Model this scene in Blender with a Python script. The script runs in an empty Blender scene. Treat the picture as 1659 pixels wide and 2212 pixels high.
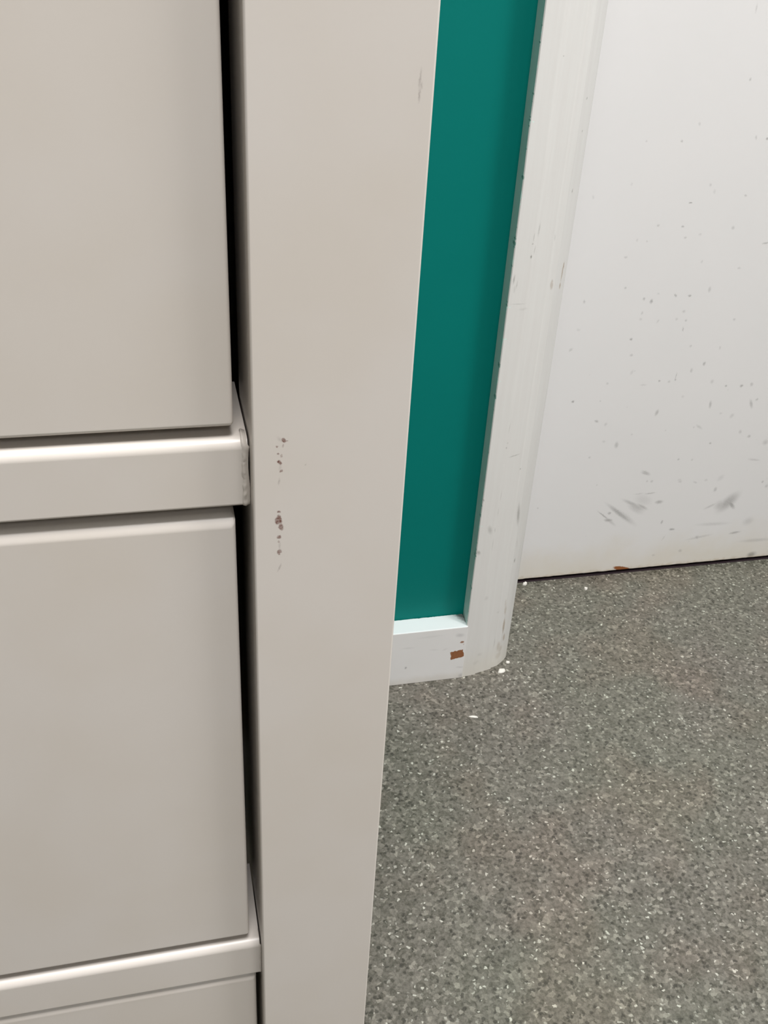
import bpy, bmesh, math, random
from mathutils import Matrix, Vector, noise

scene = bpy.context.scene
COL = scene.collection
random.seed(4)

# ------------------------------------------------------------------ camera
CAM_H = 0.9509                         # phone held about a metre above the floor
# world: X along the wall to the right, Y towards the wall, Z up
RIGHT = Vector((0.97354264, -0.22224884, 0.05310544))
DOWN = Vector((-0.07533028, -0.53156706, -0.84365977))
FWD = Vector((0.21573151, 0.81733831, -0.53424526))
cam_data = bpy.data.cameras.new('camera')
cam_data.sensor_fit = 'HORIZONTAL'
cam_data.sensor_width = 36.0
cam_data.lens = 36.0 * 2109.6 / 1659.0
cam_data.clip_start = 0.02
cam = bpy.data.objects.new('camera', cam_data)
COL.objects.link(cam)
m = Matrix.Identity(4)
for i, ax in enumerate((RIGHT, -DOWN, -FWD)):
    m[0][i], m[1][i], m[2][i] = ax.x, ax.y, ax.z
m[2][3] = CAM_H
cam.matrix_world = m
scene.camera = cam

# ------------------------------------------------------------------ world, lights, exposure
CEIL = 2.55
world = bpy.data.worlds.new('world')
scene.world = world
world.use_nodes = True
world.node_tree.nodes['Background'].inputs[0].default_value = (1.0, 0.98, 0.95, 1)
world.node_tree.nodes['Background'].inputs[1].default_value = 0.02

def area(name, loc, sx, sy, power, col=(1.0, 0.985, 0.99)):
    d = bpy.data.lights.new(name, 'AREA')
    d.shape = 'RECTANGLE'
    d.size, d.size_y = sx, sy
    d.energy = power
    d.color = col
    o = bpy.data.objects.new(name, d)
    o.location = loc
    COL.objects.link(o)
    return o
# recessed ceiling panels of the room
for (lx, ly, pw) in ((0.12, -0.26, 41), (1.55, -0.26, 41), (0.12, -2.2, 10), (1.55, -2.2, 10)):
    area('ceiling_panel_light', (lx, ly, CEIL - 0.012), 0.6, 0.6, pw)

vs = scene.view_settings
vs.view_transform = 'Standard'
vs.look = 'None'
vs.exposure = 0.13
vs.gamma = 1.0
vs.use_curve_mapping = False
scene.cycles.max_bounces = 5
scene.cycles.diffuse_bounces = 4
scene.cycles.glossy_bounces = 2

# ------------------------------------------------------------------ material helpers
def srgb(r, g, b):
    def f(c):
        c /= 255.0
        return c / 12.92 if c <= 0.04045 else ((c + 0.055) / 1.055) ** 2.4
    return (f(r), f(g), f(b), 1.0)

class NT:
    def __init__(self, name):
        self.mat = bpy.data.materials.new(name)
        self.mat.use_nodes = True
        self.t = self.mat.node_tree
        self.bsdf = self.t.nodes['Principled BSDF']
    def n(self, kind, **kw):
        nd = self.t.nodes.new(kind)
        for k, v in kw.items():
            setattr(nd, k, v)
        return nd
    def link(self, a, b):
        self.t.links.new(a, b)
    def put(self, sock, v):
        if isinstance(v, bpy.types.NodeSocket):
            self.link(v, sock)
        else:
            sock.default_value = v
    def math(self, op, a, b=0.0, c=None, clamp=False):
        nd = self.n('ShaderNodeMath', operation=op)
        nd.use_clamp = clamp
        self.put(nd.inputs[0], a)
        self.put(nd.inputs[1], b)
        if c is not None:
            self.put(nd.inputs[2], c)
        return nd.outputs[0]
    def coord(self):
        return self.n('ShaderNodeTexCoord').outputs['Object']
    def noise(self, vec, scale, detail=3.0, rough=0.55, out='Fac', dim='3D'):
        nd = self.n('ShaderNodeTexNoise', noise_dimensions=dim)
        self.link(vec, nd.inputs['Vector'])
        nd.inputs['Scale'].default_value = scale
        nd.inputs['Detail'].default_value = detail
        nd.inputs['Roughness'].default_value = rough
        return nd.outputs[out]
    def mapr(self, v, a, b, c=0.0, d=1.0, smooth=False):
        nd = self.n('ShaderNodeMapRange')
        nd.interpolation_type = 'SMOOTHSTEP' if smooth else 'LINEAR'
        self.put(nd.inputs['Value'], v)
        self.put(nd.inputs['From Min'], a)
        self.put(nd.inputs['From Max'], b)
        self.put(nd.inputs['To Min'], c)
        self.put(nd.inputs['To Max'], d)
        return nd.outputs['Result']
    def mix(self, fac, a, b, blend='MIX'):
        nd = self.n('ShaderNodeMix', data_type='RGBA', blend_type=blend)
        self.put(nd.inputs[0], fac)
        self.put(nd.inputs[6], a)
        self.put(nd.inputs[7], b)
        return nd.outputs[2]
    def sep(self, vec):
        nd = self.n('ShaderNodeSeparateXYZ')
        self.link(vec, nd.inputs[0])
        return nd.outputs
    def comb(self, x, y, z):
        nd = self.n('ShaderNodeCombineXYZ')
        for s, v in zip(nd.inputs, (x, y, z)):
            self.put(s, v)
        return nd.outputs[0]
    def bump(self, h, strength=0.2, dist=0.001):
        nd = self.n('ShaderNodeBump')
        nd.inputs['Strength'].default_value = strength
        nd.inputs['Distance'].default_value = dist
        self.link(h, nd.inputs['Height'])
        self.link(nd.outputs[0], self.bsdf.inputs['Normal'])
    def finish(self, col, rough=0.45, spec=0.5):
        self.put(self.bsdf.inputs['Base Color'], col)
        self.put(self.bsdf.inputs['Roughness'], rough)
        self.bsdf.inputs['Specular IOR Level'].default_value = spec
        return self.mat

def mark_group(name, square=False):
    """a scuff, chip or spot: an ellipse (or a rectangle) on the XZ plane of a surface"""
    g = bpy.data.node_groups.new(name, 'ShaderNodeTree')
    for nm, ty in (('P', 'NodeSocketVector'), ('C', 'NodeSocketVector'), ('S', 'NodeSocketVector'),
                   ('Angle', 'NodeSocketFloat'), ('Inner', 'NodeSocketFloat'), ('Strength', 'NodeSocketFloat')):
        g.interface.new_socket(nm, in_out='INPUT', socket_type=ty)
    g.interface.new_socket('Mask', in_out='OUTPUT', socket_type='NodeSocketFloat')
    N, L = g.nodes, g.links
    gi, go = N.new('NodeGroupInput'), N.new('NodeGroupOutput')
    sub = N.new('ShaderNodeVectorMath'); sub.operation = 'SUBTRACT'
    L.new(gi.outputs['P'], sub.inputs[0]); L.new(gi.outputs['C'], sub.inputs[1])
    rot = N.new('ShaderNodeVectorRotate'); rot.rotation_type = 'Z_AXIS'; rot.invert = True
    L.new(sub.outputs[0], rot.inputs['Vector']); L.new(gi.outputs['Angle'], rot.inputs['Angle'])
    div = N.new('ShaderNodeVectorMath'); div.operation = 'DIVIDE'
    L.new(rot.outputs[0], div.inputs[0]); L.new(gi.outputs['S'], div.inputs[1])
    if square:
        ab = N.new('ShaderNodeVectorMath'); ab.operation = 'ABSOLUTE'
        L.new(div.outputs[0], ab.inputs[0])
        sp = N.new('ShaderNodeSeparateXYZ'); L.new(ab.outputs[0], sp.inputs[0])
        mx = N.new('ShaderNodeMath'); mx.operation = 'MAXIMUM'
        L.new(sp.outputs[0], mx.inputs[0]); L.new(sp.outputs[1], mx.inputs[1])
        d = mx.outputs[0]
    else:
        ln = N.new('ShaderNodeVectorMath'); ln.operation = 'LENGTH'
        L.new(div.outputs[0], ln.inputs[0])
        d = ln.outputs['Value']
    mr = N.new('ShaderNodeMapRange'); mr.interpolation_type = 'SMOOTHSTEP'
    L.new(d, mr.inputs['Value']); L.new(gi.outputs['Inner'], mr.inputs['From Max'])
    mr.inputs['From Min'].default_value = 1.15 if square else 1.25
    mr.inputs['To Min'].default_value = 0.0
    L.new(gi.outputs['Strength'], mr.inputs['To Max'])
    L.new(mr.outputs[0], go.inputs[0])
    return g
G_ELL = mark_group('mark_ellipse')
G_BOX = mark_group('mark_box', True)

def marks(nt, p2, table, inner=0.2, group=None, off=(0, 0), gain=1.0, grow=1.0):
    acc = None
    if not table:
        v = nt.n('ShaderNodeValue'); v.outputs[0].default_value = 0.0
        return v.outputs[0]
    for (x, z, a, b, ang, s) in table:
        nd = nt.n('ShaderNodeGroup')
        nd.node_tree = group or G_ELL
        nt.link(p2, nd.inputs['P'])
        nd.inputs['C'].default_value = (x - off[0], z - off[1], 0)
        nd.inputs['S'].default_value = (a * grow, b * grow, 1)
        nd.inputs['Angle'].default_value = ang
        nd.inputs['Inner'].default_value = inner
        nd.inputs['Strength'].default_value = min(1.0, s * gain)
        acc = nd.outputs[0] if acc is None else nt.math('MAXIMUM', acc, nd.outputs[0])
    return acc

def clip(table, win):
    """marks that reach into the window (x0, x1, z0, z1)"""
    if win is None:
        return table
    x0, x1, z0, z1 = win
    out = []
    for k in table:
        r = max(k[2], k[3]) * 1.4 + 0.002
        if x0 - r < k[0] < x1 + r and z0 - r < k[1] < z1 + r:
            out.append(k)
    return out

def tile(o, maker, windows, off=(0, 0)):
    """one material per window of a surface, so that each carries only its own marks"""
    me = o.data
    for w in windows:
        me.materials.append(maker(w))
    for p in me.polygons:
        x, z = p.center.x + off[0], p.center.z + off[1]
        for i, (x0, x1, z0, z1) in enumerate(windows):
            if x0 <= x < x1 and z0 <= z < z1:
                p.material_index = i + 1
                break

def plane_coord(nt, co, warp=0.0012, scale=500.0):
    """XZ of the surface, slightly warped so that marks get ragged outlines"""
    s = nt.sep(co)
    v = nt.comb(s[0], s[2], 0.0)
    nz = nt.noise(v, scale, 2.0, 0.6, 'Color', '2D')
    sub = nt.n('ShaderNodeVectorMath', operation='SUBTRACT')
    nt.link(nz, sub.inputs[0]); sub.inputs[1].default_value = (0.5, 0.5, 0.5)
    mad = nt.n('ShaderNodeVectorMath', operation='MULTIPLY_ADD')
    nt.link(sub.outputs[0], mad.inputs[0])
    mad.inputs[1].default_value = (warp * 2, warp * 2, 0)
    nt.link(v, mad.inputs[2])
    return mad.outputs[0], s

# marks measured on the surfaces, metres: (x, z, half length, half width, angle, strength)
DOOR_MARKS = [
    (0.7513, 0.8562, 0.00543, 0.00118, -1.5, 0.25), (0.7657, 0.7755, 0.00208, 0.00176, -1.72, 0.4), (0.7076, 0.7213, 0.00253, 0.00167, -1.33, 0.22),
    (0.6876, 0.6998, 0.00192, 0.00192, -1.34, 0.4), (0.7944, 0.7049, 0.00285, 0.00149, -1.29, 0.3), (0.8114, 0.7038, 0.00199, 0.00154, 0.01, 0.6),
    (0.7431, 0.6439, 0.00227, 0.00175, -1.32, 0.25), (0.7516, 0.635, 0.00321, 0.00201, -1.32, 0.18), (0.8, 0.6296, 0.00205, 0.00164, -0.01, 0.4),
    (0.7195, 0.6203, 0.0025, 0.00092, -0.01, 0.75), (0.6277, 0.6453, 0.0022, 0.00168, -1.37, 0.15), (0.576, 0.6286, 0.00243, 0.00143, -1.39, 0.18),
    (0.6782, 0.5902, 0.002, 0.00164, -0.01, 0.35), (0.7154, 0.5884, 0.00228, 0.00142, -0.01, 0.5), (0.723, 0.5728, 0.00204, 0.00168, -0.01, 0.35),
    (0.7448, 0.5772, 0.00231, 0.00192, -0.01, 0.22), (0.7928, 0.5858, 0.00264, 0.00251, -1.7, 0.3), (0.8503, 0.5633, 0.00558, 0.00132, 0.15, 0.45),
    (0.6513, 0.5705, 0.00259, 0.0015, -1.36, 0.15), (0.6391, 0.5469, 0.00251, 0.0018, -0.02, 0.3), (0.7568, 0.5386, 0.0022, 0.00167, -1.93, 0.22),
    (0.8182, 0.5279, 0.00268, 0.0017, -0.02, 0.25), (0.6473, 0.5031, 0.00192, 0.00166, -0.03, 0.35), (0.6792, 0.4865, 0.00254, 0.00174, -1.36, 0.45),
    (0.6915, 0.4824, 0.00353, 0.00234, -1.73, 0.55), (0.6999, 0.4935, 0.00218, 0.00148, -0.03, 0.2), (0.7275, 0.49, 0.00286, 0.00174, -0.88, 0.5),
    (0.7501, 0.4889, 0.00266, 0.00172, -0.03, 0.5), (0.7793, 0.4975, 0.00409, 0.0021, -1.5, 0.35), (0.5885, 0.4849, 0.00249, 0.0019, -1.4, 0.35),
    (0.6809, 0.4655, 0.00277, 0.00164, -1.74, 0.25), (0.6807, 0.456, 0.00242, 0.00195, -0.03, 0.22), (0.7085, 0.4519, 0.00306, 0.00172, -2.16, 0.22),
    (0.7465, 0.4654, 0.00246, 0.00219, -0.03, 0.28), (0.7378, 0.4543, 0.00246, 0.00198, -0.03, 0.22), (0.7529, 0.4516, 0.00203, 0.00199, -0.03, 0.35),
    (0.7517, 0.4382, 0.00349, 0.00116, -1.42, 0.4), (0.8316, 0.4504, 0.00208, 0.00203, -0.03, 0.3), (0.6719, 0.4257, 0.00244, 0.00199, -0.04, 0.55),
    (0.5869, 0.4432, 0.003, 0.00193, -0.04, 0.18), (0.5802, 0.4131, 0.0033, 0.00215, -2.39, 0.28), (0.6775, 0.4005, 0.00292, 0.00204, -0.04, 0.28),
    (0.7706, 0.4112, 0.00207, 0.00206, -0.04, 0.28), (0.82, 0.4063, 0.00295, 0.00168, -1.4, 0.25), (0.8002, 0.3816, 0.0032, 0.0023, -1.69, 0.5),
    (0.7814, 0.3716, 0.0036, 0.00221, -1.51, 0.35), (0.6838, 0.3729, 0.00409, 0.00226, -1.94, 0.18), (0.758, 0.3636, 0.00616, 0.001, -1.61, 0.35),
    (0.7582, 0.3574, 0.00164, 0.00143, -0.05, 0.5), (0.7319, 0.3569, 0.00186, 0.00166, -0.05, 0.5), (0.7484, 0.3549, 0.0021, 0.0019, -0.05, 0.3),
    (0.6478, 0.3571, 0.00181, 0.00186, -0.05, 0.28), (0.7069, 0.3514, 0.00553, 0.00142, -0.05, 0.2), (0.8211, 0.3513, 0.00349, 0.00288, -1.68, 0.25),
    (0.847, 0.3425, 0.00193, 0.00172, -0.05, 0.65), (0.8738, 0.3415, 0.00261, 0.00244, 0.33, 0.6), (0.891, 0.343, 0.00323, 0.00269, -1.29, 0.35),
    (0.5974, 0.3301, 0.00225, 0.00187, -0.06, 0.7), (0.7774, 0.3284, 0.00262, 0.0022, -0.05, 0.18), (0.8281, 0.3121, 0.00627, 0.00227, -1.44, 0.42),
    (0.8996, 0.3092, 0.00805, 0.00257, -1.14, 0.4), (0.9078, 0.3164, 0.00247, 0.00203, 0.79, 0.38), (0.7397, 0.3034, 0.00524, 0.00263, -1.81, 0.45),
    (0.8504, 0.2956, 0.00246, 0.00178, -0.06, 0.2), (0.8712, 0.2902, 0.0042, 0.00318, -2.11, 0.25), (0.6418, 0.2947, 0.00325, 0.00201, -0.39, 0.5),
    (0.6578, 0.2884, 0.00323, 0.00234, -1.94, 0.25), (0.8185, 0.274, 0.00679, 0.00215, -0.58, 0.25), (0.8941, 0.2604, 0.00369, 0.00278, -1.3, 0.28),
    (0.9124, 0.2512, 0.00331, 0.00267, -0.07, 0.38), (0.7052, 0.2679, 0.0019, 0.00176, -0.07, 0.22), (0.683, 0.2511, 0.00545, 0.00316, -1.46, 0.4),
    (0.6604, 0.2587, 0.00282, 0.002, -0.07, 0.2), (0.8458, 0.2431, 0.002, 0.00211, -0.07, 0.45), (0.9455, 0.2381, 0.00517, 0.00488, -0.07, 0.28),
    (0.6416, 0.2319, 0.00189, 0.00203, -0.07, 0.3), (0.7963, 0.2173, 0.00199, 0.00186, -0.07, 0.4), (0.8209, 0.215, 0.00201, 0.00214, -0.07, 0.28),
    (0.9338, 0.2068, 0.01074, 0.00188, -0.16, 0.28), (0.7447, 0.1965, 0.00833, 0.00281, -0.48, 0.42), (0.758, 0.18, 0.00249, 0.00243, -0.08, 0.3),
    (0.75, 0.1806, 0.00199, 0.00216, -0.08, 0.25), (0.9625, 0.1629, 0.00213, 0.00229, -0.08, 0.4), (0.8075, 0.1786, 0.00355, 0.00219, -0.08, 0.2),
    (0.8558, 0.1748, 0.00309, 0.00222, -0.08, 0.2), (0.8818, 0.1767, 0.00657, 0.00435, -2.34, 0.15), (0.6854, 0.1213, 0.01403, 0.00129, -0.69, 0.55),
    (0.696, 0.1114, 0.00719, 0.00306, -0.18, 0.6), (0.6993, 0.1093, 0.01427, 0.00257, -0.71, 0.28), (0.7145, 0.1219, 0.03067, 0.00369, -0.67, 0.55),
    (0.7236, 0.1157, 0.02612, 0.00482, -0.67, 0.3), (0.7325, 0.1395, 0.01926, 0.00329, -0.49, 0.42), (0.7419, 0.1323, 0.01578, 0.00515, -0.45, 0.38),
    (0.7517, 0.1325, 0.01158, 0.00268, -0.53, 0.45), (0.7406, 0.1292, 0.01638, 0.00565, -0.59, 0.25), (0.751, 0.1454, 0.0156, 0.00894, -0.42, 0.16),
    (0.7602, 0.1573, 0.0096, 0.00136, 0.07, 0.4), (0.7405, 0.1579, 0.0086, 0.00135, 0.07, 0.22), (0.78, 0.1391, 0.00671, 0.00342, 0.01, 0.5),
    (0.6953, 0.1251, 0.00319, 0.00265, -0.09, 0.45), (0.794, 0.0988, 0.00186, 0.00368, -0.09, 0.5), (0.816, 0.0824, 0.00503, 0.0021, -0.09, 0.6),
    (0.9083, 0.1276, 0.0213, 0.0105, 0.81, 0.5), (0.8974, 0.122, 0.0127, 0.0100, -0.09, 0.35), (0.9153, 0.123, 0.01139, 0.00358, -0.85, 0.65),
    (0.8767, 0.1227, 0.01098, 0.00227, 0.44, 0.3), (0.8775, 0.155, 0.00291, 0.00451, -0.08, 0.35), (0.8913, 0.086, 0.02936, 0.00337, -0.04, 0.2),
    (0.938, 0.0642, 0.00979, 0.00229, 0.1, 0.5), (0.9575, 0.0855, 0.00957, 0.00734, 0.32, 0.22), (0.8674, 0.0613, 0.00428, 0.00335, -0.1, 0.4),
    (0.8716, 0.0613, 0.02186, 0.00228, 0.14, 0.25), (0.9842, 0.0441, 0.03031, 0.00356, -0.02, 0.25), (0.9841, 0.0142, 0.00879, 0.00533, 0.09, 0.65),
    (0.8093, 0.1753, 0.00324, 0.00219, -0.08, 0.25), (0.837, 0.172, 0.00455, 0.00157, -0.4, 0.25), (0.7442, 0.1955, 0.00851, 0.00237, -0.33, 0.4),
    (0.9626, 0.1624, 0.00191, 0.00206, -0.08, 0.4), (0.9724, 0.1537, 0.003, 0.00323, -0.08, 0.3), (0.8044, 0.0663, 0.00578, 0.00125, -1.98, 0.2),
    (0.7935, 0.0322, 0.00296, 0.00216, -0.1, 0.25), (0.8422, 0.0364, 0.00343, 0.00291, -0.1, 0.3),
]
POST_BROWN = [
    (0.0414, 0.7879, 0.00101, 0.00073, -1.11, 0.9), (0.0424, 0.7876, 0.00065, 0.00028, -0.07, 0.6), (0.0391, 0.7855, 0.00042, 0.00044, -0.07, 0.8),
    (0.0411, 0.7857, 0.00036, 0.00065, -0.07, 0.5), (0.0394, 0.7825, 0.00043, 0.00048, -0.07, 0.8), (0.0406, 0.7817, 0.00043, 0.00075, -0.07, 0.5),
    (0.0399, 0.7791, 0.00108, 0.00073, -0.8, 1), (0.0404, 0.7755, 0.0007, 0.00048, 0.91, 0.8), (0.0395, 0.7584, 0.00071, 0.0006, -0.09, 0.8),
    (0.0391, 0.7546, 0.00172, 0.00103, -1.58, 0.95), (0.0398, 0.7551, 0.00204, 0.00084, -1.36, 1), (0.0403, 0.7518, 0.00165, 0.00093, -1.43, 0.85),
    (0.0396, 0.7473, 0.00089, 0.00081, 0.74, 0.85), (0.0394, 0.7453, 0.00043, 0.00052, -0.1, 0.5), (0.0396, 0.7407, 0.00087, 0.00107, -0.68, 0.8),
    (0.0394, 0.7398, 0.00077, 0.00049, -0.68, 0.7),
]
POST_GREY = [
    (0.0819, 0.9056, 0.00326, 0.00042, -1.63, 0.4), (0.082, 0.9011, 0.0023, 0.0005, -1.59, 0.45), (0.0824, 0.9037, 0.00114, 0.00057, -1.59, 0.35),
    (0.0397, 0.7713, 0.00171, 0.00058, -1.73, 0.35), (0.0397, 0.7334, 0.00222, 0.00042, -1.95, 0.4), (0.0401, 0.7882, 0.00159, 0.00085, -0.79, 0.2),
    (0.0401, 0.777, 0.00169, 0.00067, -1.65, 0.2), (0.0398, 0.7432, 0.00252, 0.00052, -1.57, 0.25), (0.0492, 0.7775, 0.00062, 0.00027, -2.05, 0.35),
]
ARCH_GREY = [
    (0.4235, 0.8224, 0.0009, 0.00078, 0.02, 0.5), (0.4626, 0.7805, 0.00175, 0.00096, -1.7, 0.7), (0.4632, 0.7476, 0.00148, 0.00079, -1.7, 0.5),
    (0.4621, 0.6849, 0.00283, 0.00101, -1.59, 0.6), (0.4166, 0.6175, 0.00225, 0.00123, -1.61, 0.9), (0.4163, 0.6321, 0.00133, 0.00099, -1.43, 0.5),
    (0.417, 0.6396, 0.00551, 0.00081, -1.61, 0.35), (0.4228, 0.6469, 0.00822, 0.00121, -1.61, 0.35), (0.4206, 0.6245, 0.00557, 0.00082, -1.65, 0.3),
    (0.446, 0.6354, 0.0047, 0.00102, -1.51, 0.2), (0.399, 0.5923, 0.00575, 0.00144, -1.62, 0.5), (0.4034, 0.5863, 0.00579, 0.00103, -1.62, 0.3),
    (0.4012, 0.5805, 0.00492, 0.00143, -1.53, 0.2), (0.4086, 0.563, 0.01227, 0.00061, -0.03, 0.25), (0.4156, 0.5561, 0.0072, 0.00184, -0.03, 0.15),
    (0.4326, 0.3597, 0.00923, 0.001, 0.12, 0.45), (0.4191, 0.3732, 0.00164, 0.00114, -1.44, 0.45), (0.4449, 0.3363, 0.00167, 0.0012, 0.65, 0.7),
    (0.396, 0.3008, 0.00273, 0.00097, -1.03, 0.6), (0.4106, 0.2526, 0.00778, 0.00358, -1.31, 0.35), (0.4187, 0.2504, 0.00456, 0.00107, -1.45, 0.25),
    (0.3983, 0.2184, 0.00455, 0.00301, -1.05, 0.5), (0.4199, 0.3801, 0.00151, 0.00109, -0.07, 0.3), (0.4532, 0.265, 0.01945, 0.00272, -1.48, 0.55),
    (0.4594, 0.1872, 0.00394, 0.00135, -1.67, 0.7), (0.4589, 0.2161, 0.0094, 0.00069, -1.47, 0.3), (0.4197, 0.4013, 0.00893, 0.00065, -1.66, 0.22),
    (0.4208, 0.3027, 0.00842, 0.00081, -1.61, 0.2), (0.4199, 0.2783, 0.00716, 0.00069, -1.61, 0.22), (0.4183, 0.2263, 0.01205, 0.00084, -1.57, 0.2),
    (0.4443, 0.0493, 0.01346, 0.00126, -1.55, 0.4), (0.421, 0.0348, 0.00519, 0.00322, -0.14, 0.15), (0.4195, 0.1368, 0.00414, 0.00396, -0.12, 0.15),
    (0.4429, 0.1054, 0.00339, 0.00204, -0.12, 0.15), (0.4165, 0.0217, 0.0058, 0.00445, 0.08, 0.12),
]
ARCH_BROWN = [
    (0.4666, 0.5912, 0.01172, 0.00128, -1.59, 0.6), (0.4661, 0.5752, 0.004, 0.0015, -1.54, 0.6), (0.4674, 0.5991, 0.00431, 0.00106, -1.54, 0.8),
    (0.4513, 0.5796, 0.00564, 0.0023, -1.47, 0.4), (0.4513, 0.5836, 0.00324, 0.00166, -1.42, 0.35), (0.4557, 0.1031, 0.00906, 0.00211, -1.52, 0.35),
    (0.4573, 0.0735, 0.01436, 0.00233, -1.53, 0.6), (0.4617, 0.0491, 0.00735, 0.00234, -1.52, 0.5), (0.4528, 0.0377, 0.00952, 0.00325, -1.52, 0.3),
    (0.4571, 0.0308, 0.00638, 0.00453, -1.52, 0.25), (0.4551, 0.0194, 0.00696, 0.00498, -1.75, 0.2), (0.4542, 0.1152, 0.00893, 0.0014, -1.53, 0.25),
]
SKIRT_BROWN = [
    (0.39, 0.0676, 0.00296, 0.00168, -0.03, 0.9), (0.3926, 0.0635, 0.00084, 0.00146, -0.13, 0.4),
]
SKIRT_GREY = [
    (0.3104, 0.0312, 0.00199, 0.00252, -0.14, 0.7), (0.3855, 0.0806, 0.00751, 0.004, -0.13, 0.3), (0.3113, 0.0671, 0.01081, 0.00186, -0.03, 0.15),
    (0.3414, 0.0834, 0.02384, 0.00217, 0.04, 0.1), (0.3495, 0.0588, 0.00873, 0.00124, -0.14, 0.15), (0.3656, 0.0574, 0.00472, 0.00162, 0.32, 0.15),
    (0.3913, 0.021, 0.00772, 0.00226, -0.14, 0.2), (0.3942, 0.0047, 0.00518, 0.0049, -0.15, 0.35),
]

# ------------------------------------------------------------------ materials
ROOT = Vector((-0.3116, 0.552, 0.0))   # foot of the chest of drawers
OFF = (ROOT.x, 0.0)

def mat_chest(name, win=None):
    nt = NT(name)
    co = nt.coord()
    big = nt.noise(co, 14.0, 2.0)
    col = nt.mix(nt.mapr(big, 0.35, 0.65), srgb(208, 200, 190), srgb(211, 204, 196))
    if win:
        p2, s = plane_coord(nt, co, 0.0004, 900.0)
        br = marks(nt, p2, clip(POST_BROWN, win), 0.55, off=OFF)
        gr = marks(nt, p2, clip(POST_GREY, win), 0.0, off=OFF, gain=1.0)
        spot = nt.mapr(nt.noise(co, 1500.0, 2.0), 0.42, 0.55)
        br = nt.math('MULTIPLY', br, nt.math('MULTIPLY_ADD', spot, 0.35, 0.65))
        col = nt.mix(gr, col, srgb(120, 108, 104))
        col = nt.mix(br, col, srgb(112, 74, 64))
    return nt.finish(col, 0.4, 0.68)

def mat_plain(name, col, rough=0.6, var=0.06, scale=40.0):
    nt = NT(name)
    co = nt.coord()
    nz = nt.noise(co, scale, 3.0)
    c2 = tuple(c * (1 - var) for c in col[:3]) + (1,)
    return nt.finish(nt.mix(nz, col, c2), rough, 0.4)

def mat_wood(name):
    nt = NT(name)
    co = nt.coord()
    mp = nt.n('ShaderNodeMapping')
    mp.inputs['Scale'].default_value = (4, 40, 40)
    nt.link(co, mp.inputs['Vector'])
    nz = nt.noise(mp.outputs[0], 4.0, 4.0)
    return nt.finish(nt.mix(nz, srgb(176, 146, 108), srgb(148, 116, 80)), 0.6, 0.3)

def mat_teal():
    nt = NT('teal_wall_paint')
    co = nt.coord()
    nz = nt.noise(co, 9.0, 2.0)
    col = nt.mix(nz, srgb(0, 112, 104), srgb(0, 108, 100))
    nt.bump(nt.noise(co, 350.0, 3.0), 0.10, 0.0006)
    return nt.finish(col, 0.5, 0.12)

def mat_floor():
    nt = NT('speckled_vinyl')
    co = nt.coord()
    def vor(scale, out='Color', rnd=1.0):
        nd = nt.n('ShaderNodeTexVoronoi', feature='F1', voronoi_dimensions='2D')
        wv = nt.n('ShaderNodeVectorMath', operation='MULTIPLY_ADD')
        nzc = nt.noise(co, scale * 0.9, 2.0, 0.6, 'Color', '2D')
        nt.link(nzc, wv.inputs[0]); wv.inputs[1].default_value = (1.2 / scale,) * 3
        nt.link(co, wv.inputs[2])
        nt.link(wv.outputs[0], nd.inputs['Vector'])
        nd.inputs['Scale'].default_value = scale
        nd.inputs['Randomness'].default_value = rnd
        return nd
    v1 = vor(240.0)
    r = nt.n('ShaderNodeSeparateColor'); nt.link(v1.outputs['Color'], r.inputs[0])
    ramp = nt.n('ShaderNodeValToRGB')
    nt.link(r.outputs[0], ramp.inputs[0])
    e = ramp.color_ramp.elements
    e[0].position = 0.0; e[0].color = srgb(71, 69, 60)
    e[1].position = 1.0; e[1].color = srgb(160, 156, 144)
    for pos, c in ((0.16, (86, 83, 74)), (0.5, (104, 100, 92)), (0.8, (118, 114, 105)), (0.92, (136, 131, 121))):
        k = e.new(pos); k.color = srgb(*c)
    col = ramp.outputs[0]
    soft = nt.noise(co, 260.0, 2.0, 0.65, dim='2D')
    col = nt.mix(0.4, col, nt.mix(nt.mapr(soft, 0.32, 0.68), srgb(77, 74, 65), srgb(135, 131, 120)))
    # white and dark chips pressed into the vinyl
    v2 = vor(205.0)
    r2 = nt.n('ShaderNodeSeparateColor'); nt.link(v2.outputs['Color'], r2.inputs[0])
    pick = nt.math('GREATER_THAN', r2.outputs[1], 0.85)
    size = nt.mapr(r2.outputs[0], 0.0, 1.0, 0.2, 0.42)
    core = nt.mapr(v2.outputs['Distance'], size, nt.math('MULTIPLY', size, 0.65))
    chip = nt.math('MULTIPLY', pick, core)
    chip = nt.math('MULTIPLY', chip, nt.mapr(nt.math('POWER', r2.outputs[2], 1.6), 0.0, 1.0, 0.2, 0.95))
    col = nt.mix(chip, col, srgb(201, 199, 187))
    pick2 = nt.math('LESS_THAN', r2.outputs[1], 0.12)
    dk = nt.math('MULTIPLY', pick2, nt.mapr(v2.outputs['Distance'], 0.55, 0.3, 0.0, 0.7))
    col = nt.mix(dk, col, srgb(54, 52, 45))
    # faint tint drifting over the floor
    tint = nt.noise(co, 4.0, 2.0, dim='2D')
    col = nt.mix(nt.mapr(tint, 0.4, 0.62), col, nt.mix(1.0, col, (0.97, 1.02, 0.98, 1), 'MULTIPLY'))
    tint2 = nt.noise(co, 6.3, 2.0, dim='2D')
    col = nt.mix(nt.mapr(tint2, 0.5, 0.66), col, nt.mix(1.0, col, (1.04, 0.97, 0.95, 1), 'MULTIPLY'))
    nt.bump(nt.noise(co, 420.0, 2.0, 0.6, dim='2D'), 0.35, 0.0012)
    return nt.finish(col, 0.38, 0.45)

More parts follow.
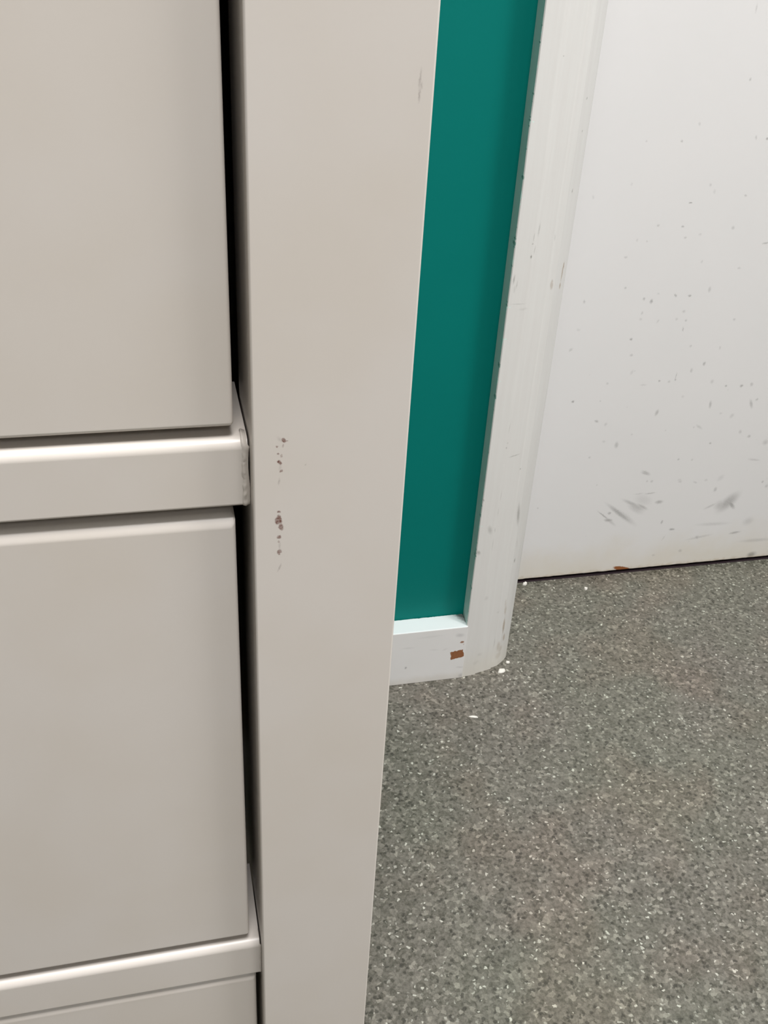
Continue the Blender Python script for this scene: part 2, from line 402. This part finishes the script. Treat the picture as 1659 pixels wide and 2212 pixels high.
def mat_door(win=None):
    nt = NT('scuffed_white_door_paint')
    co = nt.coord()
    p2, s = plane_coord(nt, co, 0.0012, 420.0)
    g = marks(nt, p2, clip(DOOR_MARKS, win) if win else [], 0.15, gain=0.95, grow=1.18)
    brk = nt.mapr(nt.noise(p2, 600.0, 3.0, 0.7), 0.3, 0.6, 0.55, 1.0)
    g = nt.math('MULTIPLY', g, brk)
    base = nt.mix(nt.noise(co, 7.0, 2.0), srgb(220, 218, 216), srgb(216, 215, 213))
    # yellowed scuffing of the kicked bottom edge
    low = nt.mapr(nt.math('ADD', s[2], nt.math('MULTIPLY', nt.noise(p2, 16.0, 3.0), 0.12)), 0.155, 0.05, 0.0, 0.5, True)
    base = nt.mix(low, base, srgb(206, 196, 174))
    edge = nt.mapr(nt.math('ADD', s[2], nt.math('MULTIPLY', nt.noise(p2, 90.0, 3.0), 0.014)), 0.022, 0.0125, 0.0, 0.55, True)
    base = nt.mix(edge, base, srgb(170, 154, 124))
    # tiny random fly specks
    v = nt.n('ShaderNodeTexVoronoi', feature='F1'); nt.link(p2, v.inputs['Vector']); v.inputs['Scale'].default_value = 42.0
    sc = nt.n('ShaderNodeSeparateColor'); nt.link(v.outputs['Color'], sc.inputs[0])
    sp = nt.math('MULTIPLY', nt.math('GREATER_THAN', sc.outputs[0], 0.72), nt.mapr(v.outputs['Distance'], 0.075, 0.03, 0.0, 0.2))
    g = nt.math('MAXIMUM', g, sp)
    col = nt.mix(g, base, srgb(92, 90, 86))
    chip = marks(nt, p2, clip([(0.741, 0.0095, 0.0165, 0.0042, -0.28, 1.0)], win) if win else [], 0.9)
    col = nt.mix(chip, col, srgb(138, 84, 44))
    nt.bump(nt.noise(co, 160.0, 2.0), 0.05, 0.0006)
    return nt.finish(col, 0.35, 0.45)

def mat_architrave(win=None):
    nt = NT('brushed_white_trim_paint')
    co = nt.coord()
    p2, s = plane_coord(nt, co, 0.0007, 500.0)
    g = marks(nt, p2, clip(ARCH_GREY, win) if win else [], 0.1, gain=0.9)
    b = marks(nt, p2, clip(ARCH_BROWN, win) if win else [], 0.45, gain=1.0)
    mp = nt.n('ShaderNodeMapping'); mp.inputs['Scale'].default_value = (160, 1, 6)
    nt.link(co, mp.inputs['Vector'])
    brush = nt.noise(mp.outputs[0], 1.0, 4.0, 0.6)
    base = nt.mix(nt.mapr(brush, 0.3, 0.7), srgb(208, 206, 202), srgb(212, 211, 207))
    foot = nt.mapr(s[2], 0.06, 0.0, 0.0, 0.45, True)
    base = nt.mix(foot, base, srgb(204, 198, 182))
    col = nt.mix(g, base, srgb(108, 106, 100))
    col = nt.mix(b, col, srgb(152, 132, 106))
    # outer side a pale teal-tinted white, with a ragged white line at the arris
    rag = nt.noise(nt.comb(0.0, 0.0, s[2]), 55.0, 4.0, 0.7)
    lim = nt.mapr(rag, 0.3, 0.75, 1.0035, 1.0075)
    side = nt.math('MULTIPLY', nt.math('GREATER_THAN', s[1], lim), nt.math('LESS_THAN', s[0], 0.399))
    col = nt.mix(side, col, nt.mix(nt.noise(co, 60.0, 2.0), srgb(200, 226, 217), srgb(206, 230, 222)))
    chipped = nt.mapr(nt.noise(nt.comb(0.0, 3.0, s[2]), 26.0, 4.0, 0.75), 0.50, 0.70, 0.3938, 0.3978)
    front = nt.math('MULTIPLY', nt.math('LESS_THAN', s[0], chipped), nt.math('LESS_THAN', s[1], 1.02))
    col = nt.mix(front, col, srgb(128, 164, 153))
    nt.bump(brush, 0.05, 0.0005)
    return nt.finish(col, 0.38, 0.45)

def mat_skirting():
    nt = NT('chipped_white_skirting_paint')
    co = nt.coord()
    p2, s = plane_coord(nt, co, 0.0008, 420.0)
    g = marks(nt, p2, SKIRT_GREY, 0.1, gain=0.9)
    b = marks(nt, p2, SKIRT_BROWN, 0.7)
    p3, _ = plane_coord(nt, co, 0.0022, 230.0)
    box = marks(nt, p3, [(0.3846, 0.0455, 0.0086, 0.0064, 0.16, 1.0)], 1.05, G_BOX)
    b = nt.math('MAXIMUM', b, box)
    base = nt.mix(nt.noise(co, 20.0, 3.0), srgb(222, 220, 218), srgb(216, 215, 212))
    foot = nt.mapr(nt.math('ADD', s[2], nt.math('MULTIPLY', nt.noise(p2, 60.0, 3.0), 0.01)), 0.022, 0.006, 0.0, 0.5, True)
    base = nt.mix(foot, base, srgb(198, 192, 180))
    col = nt.mix(g, base, srgb(120, 118, 118))
    col = nt.mix(b, col, nt.mix(nt.noise(co, 400.0, 2.0), srgb(150, 98, 62), srgb(122, 76, 46)))
    col = nt.mix(nt.math('GREATER_THAN', s[2], 0.0942), col, srgb(232, 238, 237))   # top face lightened: overhead light and teal bounce put into the colour
    # dust and missing paint in the corner where the top meets the door trim
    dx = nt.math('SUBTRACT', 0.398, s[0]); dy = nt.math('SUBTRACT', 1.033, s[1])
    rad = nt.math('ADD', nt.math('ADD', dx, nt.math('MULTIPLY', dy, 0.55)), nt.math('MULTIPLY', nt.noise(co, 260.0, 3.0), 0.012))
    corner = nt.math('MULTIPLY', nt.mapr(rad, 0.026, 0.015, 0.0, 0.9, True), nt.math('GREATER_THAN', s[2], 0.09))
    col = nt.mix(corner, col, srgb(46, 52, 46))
    # the teal runs a little over the back of the top
    lim = nt.mapr(nt.noise(nt.comb(s[0], 0.0, 0.0), 70.0, 4.0, 0.7), 0.3, 0.7, 1.0295, 1.0325)
    col = nt.mix(nt.math('GREATER_THAN', s[1], lim), col, srgb(0, 122, 108))
    return nt.finish(col, 0.35, 0.5)

M_CHEST = mat_chest('greige_satin_paint')
M_WOOD = mat_wood('bare_pine')
M_TEAL = mat_teal()
M_FLOOR = mat_floor()
M_DOOR = mat_door()
M_ARCH = mat_architrave()
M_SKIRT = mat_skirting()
M_WHITE = mat_plain('matt_white_paint', srgb(206, 206, 206), 0.6, 0.03)
M_CEIL = mat_plain('ceiling_white', srgb(231, 231, 231), 0.8, 0.03)
M_DARKSTRIP = mat_plain('dark_plum_threshold', srgb(52, 40, 45), 0.6, 0.3, 300.0)
M_FLAKE = mat_plain('white_paint_flake', srgb(236, 233, 224), 0.6, 0.08, 300.0)
M_BEAD = mat_plain('cracked_filler', srgb(212, 204, 194), 0.4, 0.16, 420.0)

# ------------------------------------------------------------------ mesh helpers
def mesh_obj(name, bm, mat, parent=None, smooth=False):
    bmesh.ops.recalc_face_normals(bm, faces=bm.faces)
    me = bpy.data.meshes.new(name)
    bm.to_mesh(me)
    bm.free()
    if smooth:
        for p in me.polygons:
            p.use_smooth = True
    me.materials.append(mat)
    o = bpy.data.objects.new(name, me)
    COL.objects.link(o)
    if parent is not None:
        o.parent = parent
    return o

def add_box(bm, lo, hi, bevel=0.0, seg=3):
    r = bmesh.ops.create_cube(bm, size=1.0)
    vs_ = r['verts']
    for v in vs_:
        v.co = Vector([lo[i] + (v.co[i] + 0.5) * (hi[i] - lo[i]) for i in range(3)])
    if bevel > 0:
        es = list({e for v in vs_ for e in v.link_edges})
        bmesh.ops.bevel(bm, geom=es, offset=bevel, segments=seg, profile=0.5, affect='EDGES')
    return bm

def box(lo, hi, bevel=0.0, seg=3):
    return add_box(bmesh.new(), lo, hi, bevel, seg)

def shade_auto(o):
    """smooth the bevel bands, keep the big faces flat through weighted normals"""
    for p in o.data.polygons:
        p.use_smooth = True
    md = o.modifiers.new('weighted', 'WEIGHTED_NORMAL')
    md.keep_sharp = True
    md.weight = 100

def structure(o):
    o['kind'] = 'structure'
    return o

# ------------------------------------------------------------------ the setting
YW = 1.032          # face of the teal wall
X0, X1, Y0 = -3.2, 2.4, -3.4
DL, DR = 0.475, 1.275   # clear door opening
DTOP = 2.03
o = structure(mesh_obj('floor', box((X0 - 0.1, Y0 - 0.1, -0.03), (X1 + 0.1, 2.2, 0.0)), M_FLOOR))
o = structure(mesh_obj('ceiling', box((X0 - 0.1, Y0 - 0.1, CEIL), (X1 + 0.1, 1.35, CEIL + 0.05)), M_CEIL))
bm = bmesh.new()
add_box(bm, (X0, YW, 0), (DL - 0.03, 1.25, CEIL))
add_box(bm, (DR + 0.03, YW, 0), (X1, 1.25, CEIL))
add_box(bm, (DL - 0.03, YW, DTOP + 0.03), (DR + 0.03, 1.25, CEIL))
structure(mesh_obj('wall_back', bm, M_TEAL))
structure(mesh_obj('wall_left', box((X0 - 0.1, Y0, 0), (X0, 1.25, CEIL)), M_WHITE))
structure(mesh_obj('wall_right', box((X1, Y0, 0), (X1 + 0.1, 1.25, CEIL)), M_WHITE))
structure(mesh_obj('wall_front', box((X0, Y0 - 0.1, 0), (X1, Y0, CEIL)), M_WHITE))

# skirting board, with a crisp top edge
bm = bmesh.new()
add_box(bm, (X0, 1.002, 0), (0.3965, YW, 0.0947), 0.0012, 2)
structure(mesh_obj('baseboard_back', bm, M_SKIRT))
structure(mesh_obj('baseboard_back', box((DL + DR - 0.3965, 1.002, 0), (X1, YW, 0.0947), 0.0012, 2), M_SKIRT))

# moulded architrave: flat band, quirk, sloping moulding, bead at the door lining
PROF = [(0.3978, YW), (0.3948, 1.0050), (0.3958, 1.0040), (0.4172, 1.0060), (0.4180, 1.0080), (0.4200, 1.0082),
        (0.4438, 1.0136), (0.4448, 1.0160), (0.4478, 1.0164), (0.4560, 1.0195), (0.4660, 1.0270), (0.4730, 1.0335), (0.4750, 1.0360), (0.4750, YW + 0.012)]
def architrave(name, mirror=False):
    bm = bmesh.new()
    zs = [0.0, 0.004] + [0.02 + i * 0.02 for i in range(104)]
    rings = []
    for k, z in enumerate(zs):
        ring = []
        for (x, y) in PROF:
            wob = (noise.noise(Vector((x * 20, 3.1, z * 14.0))) * 0.0005) if YW > y else 0.0
            xx = x + wob
            if mirror:
                xx = DL + DR - xx
            ring.append(bm.verts.new((xx, y, z)))
        rings.append(ring)
    for a, b in zip(rings[:-1], rings[1:]):
        n = len(a)
        for i in range(n):
            j = (i + 1) % n
            bm.faces.new((a[i], a[j], b[j], b[i]))
    bm.faces.new(rings[0]); bm.faces.new(list(reversed(rings[-1])))
    o = structure(mesh_obj(name, bm, M_ARCH))
    if not mirror:
        tile(o, mat_architrave, [(0, 1, a, b) for a, b in ((0, 0.14), (0.14, 0.3), (0.3, 0.54), (0.54, 0.64), (0.64, 0.9))])
    return o
architrave('trim_1')
architrave('trim_2', True)
structure(mesh_obj('trim_3', box((0.3965, 1.004, 2.10), (DL + DR - 0.3965, YW, 2.17), 0.002, 2), M_ARCH))

# door lining (jambs and head) and the dark strip on the floor under the door
bm = bmesh.new()
add_box(bm, (DL - 0.03, YW + 0.012, 0), (DL, 1.25, DTOP + 0.03))
add_box(bm, (DR, YW + 0.012, 0), (DR + 0.03, 1.25, DTOP + 0.03))
add_box(bm, (DL, YW + 0.012, DTOP), (DR, 1.25, DTOP + 0.03))
structure(mesh_obj('trim_4', bm, M_WHITE))

# door leaf; its lower edge is a little ragged
bm = bmesh.new()
DY0, DY1 = 1.2085, 1.2485
nx, DZ = 160, [0.05, 0.13, 0.2, 0.3, 0.4, 0.5, 0.65, 0.9, DTOP - 0.003]
rows = [[] for _ in range(len(DZ) + 1)]
back = [[], []]
for i in range(nx + 1):
    x = DL + 0.003 + (DR - DL - 0.006) * i / nx
    rag = 0.0085 + 0.0006 * noise.noise(Vector((x * 60, 0, 0))) + 0.0008 * max(0.0, noise.noise(Vector((x * 140, 5, 0))))
    for r, z in enumerate([rag] + DZ):
        rows[r].append(bm.verts.new((x, DY0, z)))
    back[0].append(bm.verts.new((x, DY1, 0.008)))
    back[1].append(bm.verts.new((x, DY1, DTOP - 0.003)))
for i in range(nx):
    for r in range(len(DZ)):
        bm.faces.new((rows[r][i], rows[r][i + 1], rows[r + 1][i + 1], rows[r + 1][i]))
    bm.faces.new((back[0][i], back[1][i], back[1][i + 1], back[0][i + 1]))
    bm.faces.new((rows[0][i], back[0][i], back[0][i + 1], rows[0][i + 1]))
    bm.faces.new((rows[-1][i], rows[-1][i + 1], back[1][i + 1], back[1][i]))
bm.faces.new([r[0] for r in rows] + [back[1][0], back[0][0]])
bm.faces.new([r[-1] for r in reversed(rows)] + [back[0][-1], back[1][-1]])
door = structure(mesh_obj('door_1', bm, M_DOOR))
DXS = [0.45, 0.62, 0.69, 0.735, 0.78, 0.84, 0.9, 1.02]
DZS = [0.0] + DZ[:-1]
tile(door, mat_door, [(xa, xb, za, zb) for xa, xb in zip(DXS[:-1], DXS[1:]) for za, zb in zip(DZS[:-1], DZS[1:])])
structure(mesh_obj('trim_5', box((DL, 1.2095, 0.0), (DR, 1.247, 0.0012)), M_DARKSTRIP))

# ------------------------------------------------------------------ chest of drawers
chest = bpy.data.objects.new('chest_of_drawers', None)
chest.location = ROOT
COL.objects.link(chest)
chest['label'] = 'greige painted chest of drawers with a chipped corner post, cropped at the left'
chest['category'] = 'chest of drawers'

def part(name, bm, mat, parent=chest, smooth=False, off=None):
    bmesh.ops.translate(bm, verts=bm.verts, vec=-(off or ROOT))
    return mesh_obj(name, bm, mat, parent, smooth)

PX0, PX1 = 0.0303, 0.0866       # right post
LX1 = -0.6535; LX0 = LX1 - (PX1 - PX0)
YF, YB = 0.300, 0.804           # post front, back of the chest
YR = 0.308                      # rail front
YD = 0.3095                     # drawer front
PH = 1.079
for (a, b, mt) in ((PX0, PX1, True), (LX0, LX1, False)):
    bm = box((a, YF, 0.0), (b, YF + 0.045, PH), 0.0009, 3)
    if mt:
        for zc in (0.725, 0.798, 0.892, 0.915):
            bmesh.ops.bisect_plane(bm, geom=bm.verts[:] + bm.edges[:] + bm.faces[:], plane_co=(0, 0, zc), plane_no=(0, 0, 1))
    p = part('post', bm, M_CHEST); shade_auto(p)
    if mt:
        tile(p, lambda w: mat_chest('greige_satin_paint_chipped', w), [(-1, 1, 0.725, 0.798), (-1, 1, 0.892, 0.915)], OFF)
    p = part('post', box((a, YB - 0.045, 0.0), (b, YB, PH), 0.0013, 3), M_CHEST); shade_auto(p)
    part('side_panel', box((a + 0.018, YF + 0.044, 0.12), (b - 0.018, YB - 0.044, PH)), M_CHEST)
part('back_panel', box((LX1 - 0.002, YB - 0.012, 0.15), (PX0 + 0.002, YB - 0.004, PH)), M_WOOD)
t = part('top', box((LX0 - 0.012, YF - 0.012, PH), (PX1 + 0.012, YB + 0.004, PH + 0.022), 0.003, 3), M_CHEST); shade_auto(t)

# rails between the drawers: rounded long edges, square ends
def rail_profile(z0, z1, rt, rb, d=0.05, seg=6):
    pts = []
    for cy, cz, a0, r in ((YR + rb, z0 + rb, 180, rb), (YR + d - rb, z0 + rb, 270, rb), (YR + d - rb, z1 - rb, 0, rb), (YR + rt, z1 - rt, 90, rt)):
        for k in range(seg + 1):
            a = math.radians(a0 + 90.0 * k / seg)
            pts.append((cy + r * math.cos(a), cz + r * math.sin(a)))
    return pts          # runs from the front edge down, round the back, over the top

RAILS = [(0.1695, 0.198), (0.4647, 0.4912), (0.7570, 0.7846), (1.0505, PH)]
RR, RB = 0.0040, 0.0013
for i, (z0, z1) in enumerate(RAILS):
    end = PX0 - 0.0007
    prof = rail_profile(z0, z1, RR, RB)
    bm = bmesh.new()
    ra = [bm.verts.new((LX1, y, z)) for y, z in prof]
    rb = [bm.verts.new((end, y, z)) for y, z in prof]
    n = len(prof)
    for q in range(n):
        j = (q + 1) % n
        bm.faces.new((ra[q], ra[j], rb[j], rb[q]))
    ends = [bm.faces.new(list(reversed(ra))), bm.faces.new(rb)]
    for f in ends:
        for e in f.edges:
            e.smooth = False
    r = part('rail', bm, M_CHEST); shade_auto(r)
    if i not in (1, 2):
        continue
    # uneven skin of filler and paint over the joint with the post, cracked along the post
    front = [p for p in prof if p[0] < YR + RB + 1e-6 and p[1] < (z0 + z1) / 2]
    front = sorted(front, key=lambda p: p[1])
    path = front + [(YR, z0 + RB + (z1 - z0 - RR - RB) * k / 34.0) for k in range(1, 34)]
    path += sorted([p for p in prof if p[0] < YR + RR + 1e-6 and p[1] > (z0 + z1) / 2], key=lambda p: p[1])
    path.append((YR + RR + 0.004, z1))
    bm = bmesh.new()
    rows_ = []
    W = 0.0031 if i == 2 else 0.0012
    for k, (y, z) in enumerate(path):
        tz = (z - z0) / (z1 - z0)
        ny, nz_ = -1.0, 0.0
        if z > z1 - RR:
            v = Vector((y - (YR + RR), z - (z1 - RR)))
            if v.length > 1e-6:
                v.normalize(); ny, nz_ = v.x, v.y
            if y > YR + RR:
                ny, nz_ = 0.0, 1.0
        elif z < z0 + RB:
            v = Vector((y - (YR + RB), z - (z0 + RB)))
            if v.length > 1e-6:
                v.normalize(); ny, nz_ = v.x, v.y
        open_ = 0.00055 * max(0.0, math.sin(math.pi * min(1.0, max(0.0, (tz - 0.3) / 0.6)))) if i == 2 else 0.0
        if tz > 0.9:
            open_ = 0.0007
        cr = 0.00004 + open_ + 0.00018 * abs(noise.noise(Vector((z * 800, 4.0, i * 3.0))))
        xr_ = PX0 - cr
        xl_ = PX0 - W - 0.0005 * noise.noise(Vector((z * 260, 9.0, i * 2.0)))
        row = []
        for q in range(9):
            u = q / 8.0
            x = xl_ + (xr_ - xl_) * u
            lump = 0.00050 * noise.noise(Vector((x * 600, z * 330, i * 5.0))) + 0.00034 * noise.noise(Vector((x * 1500, z * 1100, 2.0)))
            h = (0.00042 + lump) * math.sin(math.pi * min(1.0, u * 1.25 + 0.06)) if i == 2 else (0.00015 + 0.3 * lump) * math.sin(math.pi * u)
            if q == 0:
                h = -0.0001
            if q == 8:
                h = -0.0004
            row.append(bm.verts.new((x, y + ny * h, z + nz_ * h)))
        row.append(bm.verts.new((xr_, y - ny * 0.0016, z - nz_ * 0.0016)))
        row.append(bm.verts.new((xl_, y - ny * 0.0016, z - nz_ * 0.0016)))
        rows_.append(row)
    for a, b in zip(rows_[:-1], rows_[1:]):
        m_ = len(a)
        for q in range(m_):
            j = (q + 1) % m_
            bm.faces.new((a[q], a[j], b[j], b[q]))
    bm.faces.new(rows_[0]); bm.faces.new(list(reversed(rows_[-1])))
    bd = part('filler_bead', bm, M_BEAD, r, True)
    bd['label'] = 'cracked lumpy bead of filler at the rail end'

# drawers: rounded slab front, plain box behind it
DRAWERS = [(0.2030, 0.4618, 0.0273), (0.4965, 0.7512, 0.0246), (0.7892, 1.0462, 0.0250)]
for z0, z1, xr in DRAWERS:
    bm = box((LX1 + 0.005, YD, z0), (xr, YD + 0.02, z1))
    bw = bm.edges.layers.float.new('bevel_weight_edge')
    for e in bm.edges:
        c = (e.verts[0].co + e.verts[1].co) / 2
        e[bw] = 1.0 if (abs(c.y - YD) < 1e-5 and abs(c.z - z1) < 1e-5) else 0.36
    d = part('drawer', bm, M_CHEST)
    bv = d.modifiers.new('bevel', 'BEVEL')
    bv.limit_method = 'WEIGHT'; bv.width = 0.005; bv.segments = 6
    shade_auto(d)
    bm = bmesh.new()
    bx0, bx1 = LX1 + 0.016, PX0 - 0.016
    add_box(bm, (bx0, YD + 0.0202, z0 + 0.012), (bx0 + 0.012, YB - 0.03, z1 - 0.03))
    add_box(bm, (bx1 - 0.012, YD + 0.0202, z0 + 0.012), (bx1, YB - 0.03, z1 - 0.03))
    add_box(bm, (bx0 + 0.012, YB - 0.042, z0 + 0.012), (bx1 - 0.012, YB - 0.03, z1 - 0.03))
    add_box(bm, (bx0 + 0.012, YD + 0.0202, z0 + 0.012), (bx1 - 0.012, YB - 0.042, z0 + 0.018))
    part('drawer_box', bm, M_WOOD, d)

# ------------------------------------------------------------------ paint flakes on the floor
def flake(loc, sx, sy, h, ang, seed, label):
    rnd = random.Random(seed)
    bm = bmesh.new()
    n = 9
    top, bot = [], []
    for k in range(n):
        a = 2 * math.pi * k / n
        rr = rnd.uniform(0.65, 1.1)
        x, y = sx * rr * math.cos(a), sy * rr * math.sin(a)
        X, Y = x * math.cos(ang) - y * math.sin(ang), x * math.sin(ang) + y * math.cos(ang)
        bot.append(bm.verts.new((X, Y, 0.0)))
        top.append(bm.verts.new((X * 0.8, Y * 0.8, h * rnd.uniform(0.6, 1.0))))
    c = bm.verts.new((0, 0, h))
    for k in range(n):
        j = (k + 1) % n
        bm.faces.new((bot[k], bot[j], top[j], top[k]))
        bm.faces.new((top[k], top[j], c))
    bm.faces.new(list(reversed(bot)))
    o = mesh_obj('paint_flake', bm, M_FLAKE)
    o.location = loc
    o['label'] = label
    o['category'] = 'paint flake'
    o['group'] = 'white paint flakes on the floor'
    return o
flake((0.4589, 1.0065, 0.0), 0.0075, 0.0048, 0.0022, 0.1, 1, 'largest white paint flake on the floor, right below the foot of the door trim')
flake((0.4735, 1.0230, 0.0), 0.0032, 0.0030, 0.0020, 0.4, 2, 'small white paint crumb tucked against the right foot of the door trim')
flake((0.3900, 0.9230, 0.0), 0.0075, 0.0022, 0.0010, -0.35, 3, 'thin white paint sliver on the open floor in front of the skirting')
flake((0.5660, 1.2040, 0.0), 0.0040, 0.0034, 0.0040, 0.0, 5, 'white paint crumb in the gap under the corner of the door')
flake((0.6624, 1.1766, 0.0), 0.0036, 0.0036, 0.0030, 0.0, 6, 'single round white crumb on the floor in front of the door')
